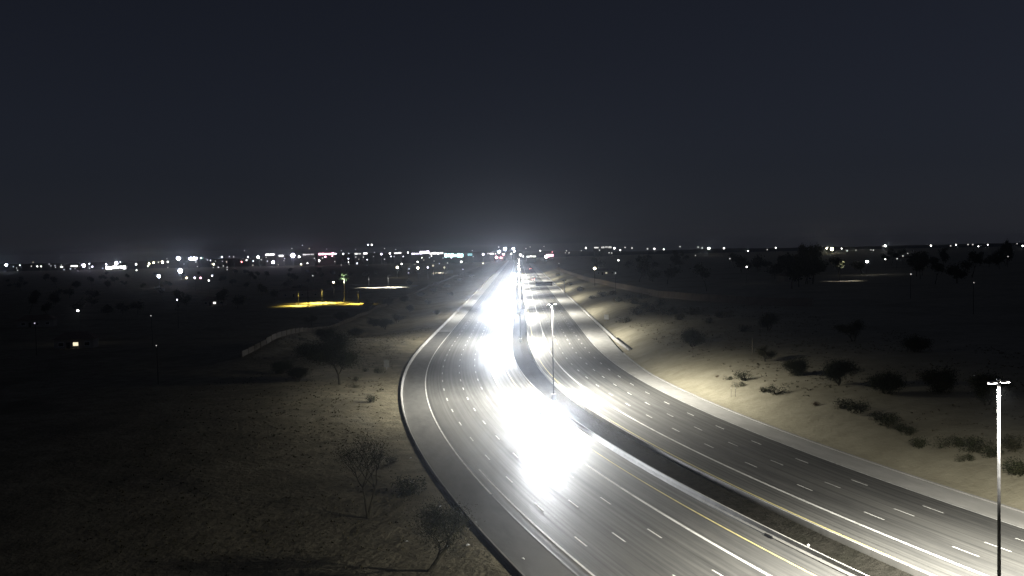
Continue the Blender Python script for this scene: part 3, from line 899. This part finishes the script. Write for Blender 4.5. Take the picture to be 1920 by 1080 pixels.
def pad(name, label_unused, pts, material, z=.12):
    mb = MB()
    for px, py in pts:
        x, y, zz = ground_at(px, py); mb.v.append((x, y, zz + z))
    mb.f = [tuple(range(len(pts)))]
    o = mb.build(name, material)
    return tag(o, kind='structure')
M['yard'] = noisy('yard', (0.26, 0.24, 0.20), (0.34, 0.32, 0.27), 0.1, rough=0.9)
pad('paved_yard', '', [(500, 580), (694, 580), (705, 566), (520, 564)], 'yard')
pad('side_street', '', [(600, 545), (770, 542), (790, 533), (640, 533)], 'yard')
pad('side_street_far', '', [(810, 514), (850, 513), (850, 507), (812, 507)], 'yard')
pad('side_street_right', '', [(1540, 529), (1600, 528), (1596, 523), (1548, 523)], 'yard')

def lamp_post(label, px_base, py_base, height, colour, power=0, rgb=(1, 1, 1), spot=120, head_emit=None, r=.25, arm=1.6, group=None, material='dark_metal'):
    x, y, z = ground_at(px_base, py_base)
    t = thing('yard_lamp', label, 'street lamp', (x, y, z), 0, group)
    MB().tube([(0, 0, -.2), (0, 0, height)], [.16, .10], 8).build('pole', material, t)
    MB().tube([(0, 0, height - .1), (arm * .5, -.1, height + .25), (arm, -.2, height + .25)], .06, 6).build('arm', material, t)
    hd = MB().box(arm + .3, -.2, height + .22, .7, .4, .18).build('lamp_head', 'dark_metal', t)
    MB().box(arm + .3, -.2, height + .115, .5, .3, .02).build('lamp_glass', glow(*(head_emit or (colour, 8.0))), hd)
    if power:
        ld = bpy.data.lights.new('lamp_light', 'SPOT'); ld.energy = power; ld.color = rgb; ld.spot_size = R(spot); ld.spot_blend = .6; ld.shadow_soft_size = r
        lo = link('lamp_light', ld, hd); lo.location = (arm + .3, -.2, height)
    return t
x, y, z = ground_at(578, 578)
tp = thing('utility_pole', 'dark utility pole standing in front of the orange-lit yard', 'utility pole', (x, y, z))
MB().tube([(0, 0, -.3), (0, 0, 12.5)], [.2, .13], 8).build('pole', 'dark_metal', tp)
MB().box(0, 0, 11.6, 2.4, .12, .14).build('crossarm', 'dark_metal', tp)
for ix in (-1.0, -.4, .4, 1.0):
    MB().tube([(ix, 0, 11.66), (ix, 0, 11.92)], [.07, .05], 6).build('insulator', 'sign_back', tp)
def flood(label, px, py, h, power, rgb, spot, tilt):
    x, y, z = ground_at(px, py)
    t = thing('yard_floodlight', label, 'floodlight', (x, y, z))
    MB().tube([(0, 0, -.2), (0, 0, h)], [.07, .05], 8).build('post', 'black_panel', t)
    hd = MB().box(0, -.35, h + .05, .7, .6, .22).build('lamp_head', 'dark_metal', t)
    MB().box(0, -.38, h - .07, .5, .4, .02).build('lamp_glass', glow('warm', .6), hd)
    ld = bpy.data.lights.new('lamp_light', 'SPOT'); ld.energy = power; ld.color = rgb; ld.spot_size = R(spot); ld.spot_blend = .7; ld.shadow_soft_size = .3
    lo = link('lamp_light', ld, hd); lo.location = (0, -.8, h - .12); lo.rotation_euler = (R(-tilt), 0, 0)
flood('orange floodlight at the back of the orange-lit yard, left of the palm', 604, 568, 7.5, 85000, (1.0, .78, .14), 154, 4)
flood('orange floodlight in the middle of the orange-lit yard', 560, 573, 7.5, 34000, (1.0, .80, .16), 130, 10)
flood('orange floodlight at the back of the orange-lit yard, right of the palm', 672, 570, 7.0, 34000, (1.0, .70, .10), 126, 15)
lamp_post('thin lamp pole over the white-lit side street', 728, 539, 10.0, 'white', 120000, (.98, 1.0, .88), 125)
lamp_post('second thin lamp pole left on the white-lit side street', 692, 540, 10.0, 'white', 40000, (.98, 1.0, .88), 120)
lamp_post('thin pole over the pale street strip left of the freeway', 822, 512, 12.0, 'white', 90000, (1.0, .93, .80), 110)
lamp_post('lamp pole over the faint pale strip on the far right', 1574, 527, 12.0, 'white', 5000, (1.0, .95, .85), 95, head_emit=('white', .3))

# palm with its lit crown
def palm(label, px, py, h):
    x, y, z = ground_at(px, py)
    t = thing('palm_tree', label, 'palm tree', (x, y, z))
    MB().tube([(0, 0, -.2), (.15, 0, h * .5), (.1, 0, h)], [.45, .34, .28], 10).build('trunk', 'pale_bark', t)
    rn = random.Random(5); fr = MB()
    for k in range(34):
        a = rn.random() * 6.28; el = rn.uniform(-.3, 1.2); L_ = rn.uniform(2.6, 3.6)
        prev = Vector((.1, 0, h)); d = Vector((math.cos(a) * math.cos(el), math.sin(a) * math.cos(el), math.sin(el)))
        for j in range(6):
            nx = prev + d * (L_ / 6); d = (d + Vector((0, 0, -.20))).normalized()
            side = d.cross(Vector((0, 0, 1))).normalized() * (.42 * math.sin(math.pi * (j + 1.2) / 7.5) + .05)
            b = len(fr.v); fr.v += [tuple(prev - side), tuple(prev + side), tuple(nx + side * .9), tuple(nx - side * .9)]; fr.f.append((b, b + 1, b + 2, b + 3)); prev = nx
    fr.build('crown', 'frond', t)
    return x, y, z
x, y, z = palm('tall palm tree with a greenish lit crown behind the orange-lit yard', 646, 568, 15.0)
t = thing('floodlight', 'pale green floodlight aimed at the palm crown', 'floodlight', (x + 3.5, y - 9, z + 7.5))
MB().tube([(0, 0, -7.7), (0, 0, 0)], .07, 6).build('post', 'dark_metal', t)
MB().box(0, 0, .1, .5, .3, .35).build('lamp_head', 'dark_metal', t)
ld = bpy.data.lights.new('lamp_light', 'SPOT'); ld.energy = 90000; ld.color = (.80, 1.0, .86); ld.spot_size = R(40); ld.spot_blend = .5
lo = link('lamp_light', ld, t); lo.location = (0, .2, .4); lo.rotation_euler = Vector((-3.5, 9, 8.0)).to_track_quat('-Z', 'Y').to_euler()

# ------------------------------------------------------------------ city lamps on and below the horizon: (x, y, diameter px, colour, level)
LAMPS = []
def lm(txt, colour, level):
    for part in txt.split(';'):
        a = [float(q) for q in part.split(',')]
        LAMPS.append((a[0], a[1], a[2], colour, level))
lm('11.5,497,6;157,498,8;218,493.5,8;304.5,491.5,7;297.5,518,8;484,482,8;512,491.5,7;745,501.5,7;1625.5,490.5,7;1329,465.5,6;146,582.5,6;1660,461,5.5;1024,481.5,9', 'white', 3)
lm('70,499.5,4;77,499.5,4;167.5,494.5,4;173,500,5;255,495.5,6;314.5,491,5;350,521,6;365,521,6;416,482,5;400.5,495.5,6;397.5,517,5;391.5,526,5;465,481.5,4;561,481.5,7;564.5,495.5,5;576.5,493.5,4;629,476,5;'
   '643.5,476,5;690,459,4;697,459,5;715,476.5,6;731,475,6;598.5,488.5,6;753,495,5;765,473.5,5;783,491,5;802,501.5,5;865,491,6;906,477,7;958.5,476,5;976,478,8;981,481,4;1013,470,4;1098.5,465,5;1152,465.5,6;'
   '1163,469,4;1159.5,488,5;1227,466.5,5;1244.5,467.5,4;1357.5,465.5,5;1400,500.5,5;1402.5,470.5,4;1454.5,464.5,4;1578,466,4;1660,486,4;1745.5,460.5,5;1792.5,459,4;1834.5,462,4;1852,459,4;1917.5,461,5;332,562,4', 'white', 2)
lm('25,500,4;62,491.5,3;95.5,498.5,3;120,505.5,4;132,504,5;168,503,4;313,485,3;397,495,3;430,481,4;438,481.5,4;409,501,4;499,482.5,3;567,460,4;547,466,4;580,466,4;612.5,467,3;654,475,4;666.5,467.5,3;702,473,3;'
   '721,486,4;586.5,517,4;767,504,5;766,511.5,4;839,493,4;868,505,4;885.5,470,3;915,475.5,4;935,463,4;986,466,4;994,463,3;1048,494,3;1062,470,4;1067,474,4;1060,474,3;1124,469,4;1142,474,4;1147,474.5,4;1172,464,4;'
   '1185,465,5;1214,466.5,5;1275,462.5,4;1309,463.5,4;1316.5,465,5;1304,479,3;1368.5,485,4;1438.5,468,3;1588.5,470,5;1605,469,3;1655,461.5,3;1633,468.5,3;1637.5,469,4;1782.5,461,4;1815,458.5,4;1824,458.5,4;'
   '1907,457,3;1890,481,3;1682,485,4;1693,480,4;1702,475,3;1708,514,4;1826,530,2.5;65,606,4;283,592,3;293,648,3;1154,512,4;721,466,3;640,470,3;742,468,3;345,495,3;458,470,2.5;1020,462,3;1090,470,3', 'white', 1)
lm('279.5,494.5,5;288,492.5,4;783.5,502.5,7;1550.5,465.5,5;1560,467,10;1115,503.5,8;625,529,5', 'warm', 3)
lm('812,498,6;833,501.5,6', 'warm', 1)
lm('334.5,484.5,10;338,508,12;358,485,8;364,485,8;936,472,7;947,466.5,8;962.5,466.5,6;964.5,471.5,4', 'blue', 3)
lm('377,484,5', 'cyan', 2)
lm('199,495.5,3;549,479,11', 'violet', 3)
lm('376,521,6;610,481.5,6;623,480,4;944,477,7', 'pink', 2)
lm('453,491,5;939,483,6;1035.5,472.5,3', 'red', 2)
lm('930.5,482.5,7', 'pink', 3)
more = random.Random(17)
for i in range(84):
    px = more.uniform(385, 930) if i < 64 else more.uniform(20, 385); py = 476 - .021 * (px - 930) + abs(more.gauss(0, 5)) + (8 if more.random() < .3 else 0)
    if all(abs(px - q[0]) > 5 or abs(py - q[1]) > 3 for q in LAMPS):
        LAMPS.append((round(px, 1), round(py, 1), more.uniform(2.5, 4), 'white', 1 if more.random() < .7 else 2))
def level_strength(l): return {1: 0.9, 2: 8.0, 3: 40.0}[l]
lamp_mesh = {}
def lamp_data(colour, level):
    k = (colour, level)
    if k not in lamp_mesh:
        lamp_mesh[k] = MB().ball((0, 0, 0), .5, 10, 6).data('lamp', glow(colour, level_strength(level)), True)
    return lamp_mesh[k]
pole_me = MB().tube([(0, 0, -1), (0, 0, 0)], [.8, .6], 6).data('pole', 'dark_metal')
arm_me = MB().box(0, 0, 0, .9, .12, .10).data('arm', 'dark_metal')
def zone(px, py):
    h = HORIZON - math.tan(ROLL) * (px - 960)
    low = py > h + 22
    if px < 195: return 'in the dark lower left field' if py > 530 else 'on the skyline left of the white lot'
    if px < 330: return 'below the skyline right of the white lot' if low else 'on the skyline right of the white lot'
    if px < 480: return 'below the skyline left of the pink shop' if low else 'on the skyline left of the pink shop'
    if px < 660: return 'above the orange-lit yard' if low else 'on the skyline around the pink shop'
    if px < 760: return 'below the skyline right of the palm tree' if low else 'on the skyline right of the palm tree'
    if px < 900: return 'below the cyan shop' if low else 'beside the cyan shop'
    if px < 1000: return 'at the far end of the freeway'
    if px < 1200: return 'beyond the right wall near the freeway' if low else 'on the skyline just right of the freeway'
    if px < 1480: return 'in the dark above the right slope' if low else 'on the skyline above the right slope'
    return 'in the dark neighbourhood at far right' if low else 'in the treeline at far right'
zc = {}
LAMP_POS = []
tint = random.Random(9)
for px, py, dia, colour, level in sorted(LAMPS):
    if colour == 'white' and px < 960:
        colour = tint.choice(('white', 'white', 'white', 'blue', 'blue', 'violet', 'warm'))
    hy = HORIZON - math.tan(ROLL) * (px - 960)
    dy = py - hy
    side = 1 if px > 985 else -1
    Y = min(2300.0, 17.0 * F_PX / max(dy, 6.0)) if side < 0 else min(1900.0, 11.5 * F_PX / max(dy, 6.0))
    x, y, z = at_depth(px, py, Y)
    gz = Txy(x, y)
    if z - gz < 3.0:
        Y = (CAM_H - gz - 5.0) * F_PX / dy; x, y, z = at_depth(px, py, Y); gz = Txy(x, y)
    zn = zone(px, py); zc[zn] = zc.get(zn, 0) + 1
    size = {1: 'dim', 2: 'bright', 3: 'glaring'}[level]
    t = thing('street_lamp', f'{size} {colour} lamp, {ORD[zc[zn] - 1]} from the left {zn}', 'street lamp', (x, y, z), 0, f'lamps {zn}')
    r = dia * Y / F_PX * ((.68 if colour in ('blue', 'violet') and level == 3 else .54) if level > 1 else .58)
    o = link('lamp', lamp_data(colour, level), t); o.scale = (r, r, r)
    o = link('pole', pole_me, t); pr = max(.12, r * .12); o.scale = (pr, pr, z - gz + .3); o.location = (0, pr * 2 + r * .5, 0)
    o = link('arm', arm_me, t); o.scale = (r, r * 2, r); o.location = (0, r * .45, r * .52)
    LAMP_POS.append((px, py, Y, dia))

# lit shop fronts and lots on the skyline: (x centre, y centre, width px, height px, colour, strength, label)
SHOPS = [
 (217, 501.5, 38, 6, 'white', 6.0, 'glaring white lot and shop front on the left skyline'), (139, 499, 13, 2.5, 'white', 4.0, 'thin white lit shop strip on the far left skyline'),
 (115.5, 500.5, 7, 2, 'white', 3.0, 'short white lit strip on the far left skyline'), (362, 485, 18, 4, 'violet', 3.0, 'bluish lit building beside the two big bluish lamps'),
 (506, 477.5, 17, 3, 'white', 3.0, 'long white lit roof strip left of the pink shop front'), (527, 480, 9, 3, 'white', 2.0, 'short white shop front left of the pink shop front'),
 (578, 477, 22, 2.5, 'white', .5, 'dim white shop strip joining the pink shop front on its left'), (612, 476, 30, 4, 'pink', 2.6, 'pink lit shop front on the left skyline'),
 (671, 475.5, 13, 3, 'white', .9, 'dim white shop front right of the pink one'), (685, 475.5, 9, 3.5, 'white', 3.0, 'bright white shop front right of the pink one'),
 (746, 474.5, 14, 3, 'white', 1.6, 'white shop strip above the palm-side street'), (782, 475.5, 22, 3.5, 'violet', 1.2, 'violet-white lit building left of the cyan shop front'),
 (796, 473, 18, 5, 'violet', 3.0, 'taller violet-white lit building left of the cyan shop front'), (818, 475, 26, 4, 'white', 2.4, 'white lit building touching the cyan shop front'),
 (851, 479, 36, 8, 'cyan', 2.2, 'large cyan lit shop front left of the freeway'), (881, 477, 10, 4, 'teal', .7, 'small teal lit shop front right of the cyan one'),
 (922, 476, 8, 3, 'white', 1.5, 'small white shop front left of the freeway end'), (936, 483, 14, 4, 'red', .5, 'small red lit sign left of the freeway end'),
 (996, 481, 18, 3, 'white', 1.6, 'white strip of lights right of the freeway end'), (1031, 479.5, 14, 6, 'pink', 2.2, 'pink lit shop front right of the freeway end'),
 (1118, 464.5, 9, 3, 'white', 1.2, 'white lit roof strip on the skyline right of the freeway'), (1137, 463.5, 20, 3.5, 'white', .5, 'long dim lit roof strip on the skyline right of the freeway'),
]
SHOP_POS = []
for px, py, w, h, colour, st, lb in SHOPS:
    hy = HORIZON - math.tan(ROLL) * (px - 960); dy = py - hy
    Y = min(2350.0, (20.5 if px < 985 else 13.0) * F_PX / max(dy, 5.0))
    x, y, z = at_depth(px, py, Y); gz = Txy(x, y)
    W, Hh = w * Y / F_PX, h * Y / F_PX
    t = thing('shop_building', lb, 'shop', (x, y, gz), 0, 'lit buildings on the skyline')
    top = z + Hh * .5 - gz
    MB().box(0, 6.2, top / 2 - .2, W * 1.06, 12, top + .1).build('wall', 'shop_wall', t)
    MB().box(0, 6.2, top + .15, W * 1.08, 12.4, .4).build('parapet', 'shop_wall', t)
    n = max(1, int(w / 6)); pw = W / n
    rn = random.Random(int(px))
    for i in range(n):
        hh = Hh * rn.uniform(.65, 1.0)
        f = MB().box(-W / 2 + pw * (i + .5), .1, z - gz + rn.uniform(-.12, .12) * Hh, pw * rn.uniform(.7, .98), .25, hh).build('lit_window', glow(colour, round(st * rn.choice((1.0, 1.6, 1.6, 2.2)), 2)), t)
    MB().box(-W * .1, .08, 1.1, 1.6, .12, 2.2).build('door', 'dark_metal', t)
    SHOP_POS.append((px, py, Y, w))

# ------------------------------------------------------------------ dark trees of the neighbourhoods
def covers(x, y, z0, h, r):
    """would this tree hide a lamp or shop that stands behind it?"""
    ax, ay = project(x, y, z0 + h); bx, by = project(x, y, z0); rp = r * F_PX / y
    for px, py, Y, dd in LAMP_POS + SHOP_POS:
        if Y > y - 3 and abs(px - ax) < rp + dd * .5 + 1 and ay - 4 < py < by + 3:
            return True
    return False
rnd = random.Random(11)
n_made = 0
for i in range(420):
    right = rnd.random() < .6
    Y = rnd.uniform(430, 1500)
    px = rnd.uniform(1090, 1960) if right else rnd.uniform(-30, 800)
    x, _, _ = at_depth(px, 480, Y)
    s, o = SO(x, Y)
    if -82 < o < 62: continue
    if not right and o > -135 and 380 < Y < 820: continue
    z = T(s, o); k = rnd.randrange(4)
    sc = rnd.uniform(.75, 1.25) * (1.25 if right else .9)
    if covers(x, Y, z, 11.5 * sc, 4.5 * sc): continue
    top = project(x, Y, z + 11 * sc)[1] - (HORIZON - math.tan(ROLL) * (px - 960))
    lb = ('dark tree silhouette of the right skyline' if top < 9 else 'dark tree in the unlit neighbourhood right of the freeway') if right else 'dark tree in the unlit field left of the freeway'
    plant('neighbourhood_tree', lb, 'tree', FT[k], (x, Y, z), rnd.random() * 6, sc, 'dark trees right of the freeway' if right else 'dark trees left of the freeway')
    n_made += 1
    if n_made >= 170: break

# taller trees whose tops break the right skyline
sky_n = 0
for i in range(160):
    px = rnd.uniform(1330, 1930); Y = rnd.uniform(430, 760)
    x, _, _ = at_depth(px, 470, Y); s, o = SO(x, Y)
    if o < 95: continue
    z = T(s, o); sc = (CAM_H - rnd.uniform(0.0, 8.0) * Y / F_PX - z) / 10.5
    wide = rnd.uniform(.45, .8) * sc
    if covers(x, Y, z, 11 * sc, 3.2 * wide): continue
    sky_n += 1
    plant('skyline_tree', 'tall dark tree breaking the right skyline', 'tree', FT[rnd.randrange(4)], (x, Y, z), rnd.random() * 6, (wide, wide, sc), 'tall trees of the right skyline')
    if sky_n >= 45: break

# distant low hills under the hillside lamps
hl = MB(); N = 60
for i in range(N + 1):
    x = -2600 + 5600 * i / N
    hgt = 16 + 12 * math.exp(-((x + 380) / 420) ** 2) + 5 * noise.noise(Vector((x * .004, 1, 0)))
    hl.v += [(x, 2500, -4.2), (x, 2750, hgt * .75), (x, 3000, hgt), (x, 3400, -4.2)]
for i in range(N):
    for k in range(3):
        a = i * 4 + k; hl.f.append((a, a + 4, a + 5, a + 1))
tag(hl.build('hills', 'far_ground', smooth=True), kind='structure')

# ------------------------------------------------------------------ night haze
hz = MB().box(0, 2300, 22.5, 9200, 6000, 61)
ho = hz.build('haze', 'glass')
tag(ho, kind='stuff')
hm = bpy.data.materials.new('haze_air'); hm.use_nodes = True
hm.node_tree.nodes.clear()
mo = hm.node_tree.nodes.new('ShaderNodeOutputMaterial'); pv = hm.node_tree.nodes.new('ShaderNodeVolumePrincipled')
pv.inputs['Color'].default_value = (.80, .87, 1.0, 1); pv.inputs['Density'].default_value = HAZE_DENSITY; pv.inputs['Anisotropy'].default_value = .965
hm.node_tree.links.new(pv.outputs[0], mo.inputs['Volume'])
hm.cycles.volume_sampling = 'EQUIANGULAR'
ho.data.materials[0] = hm
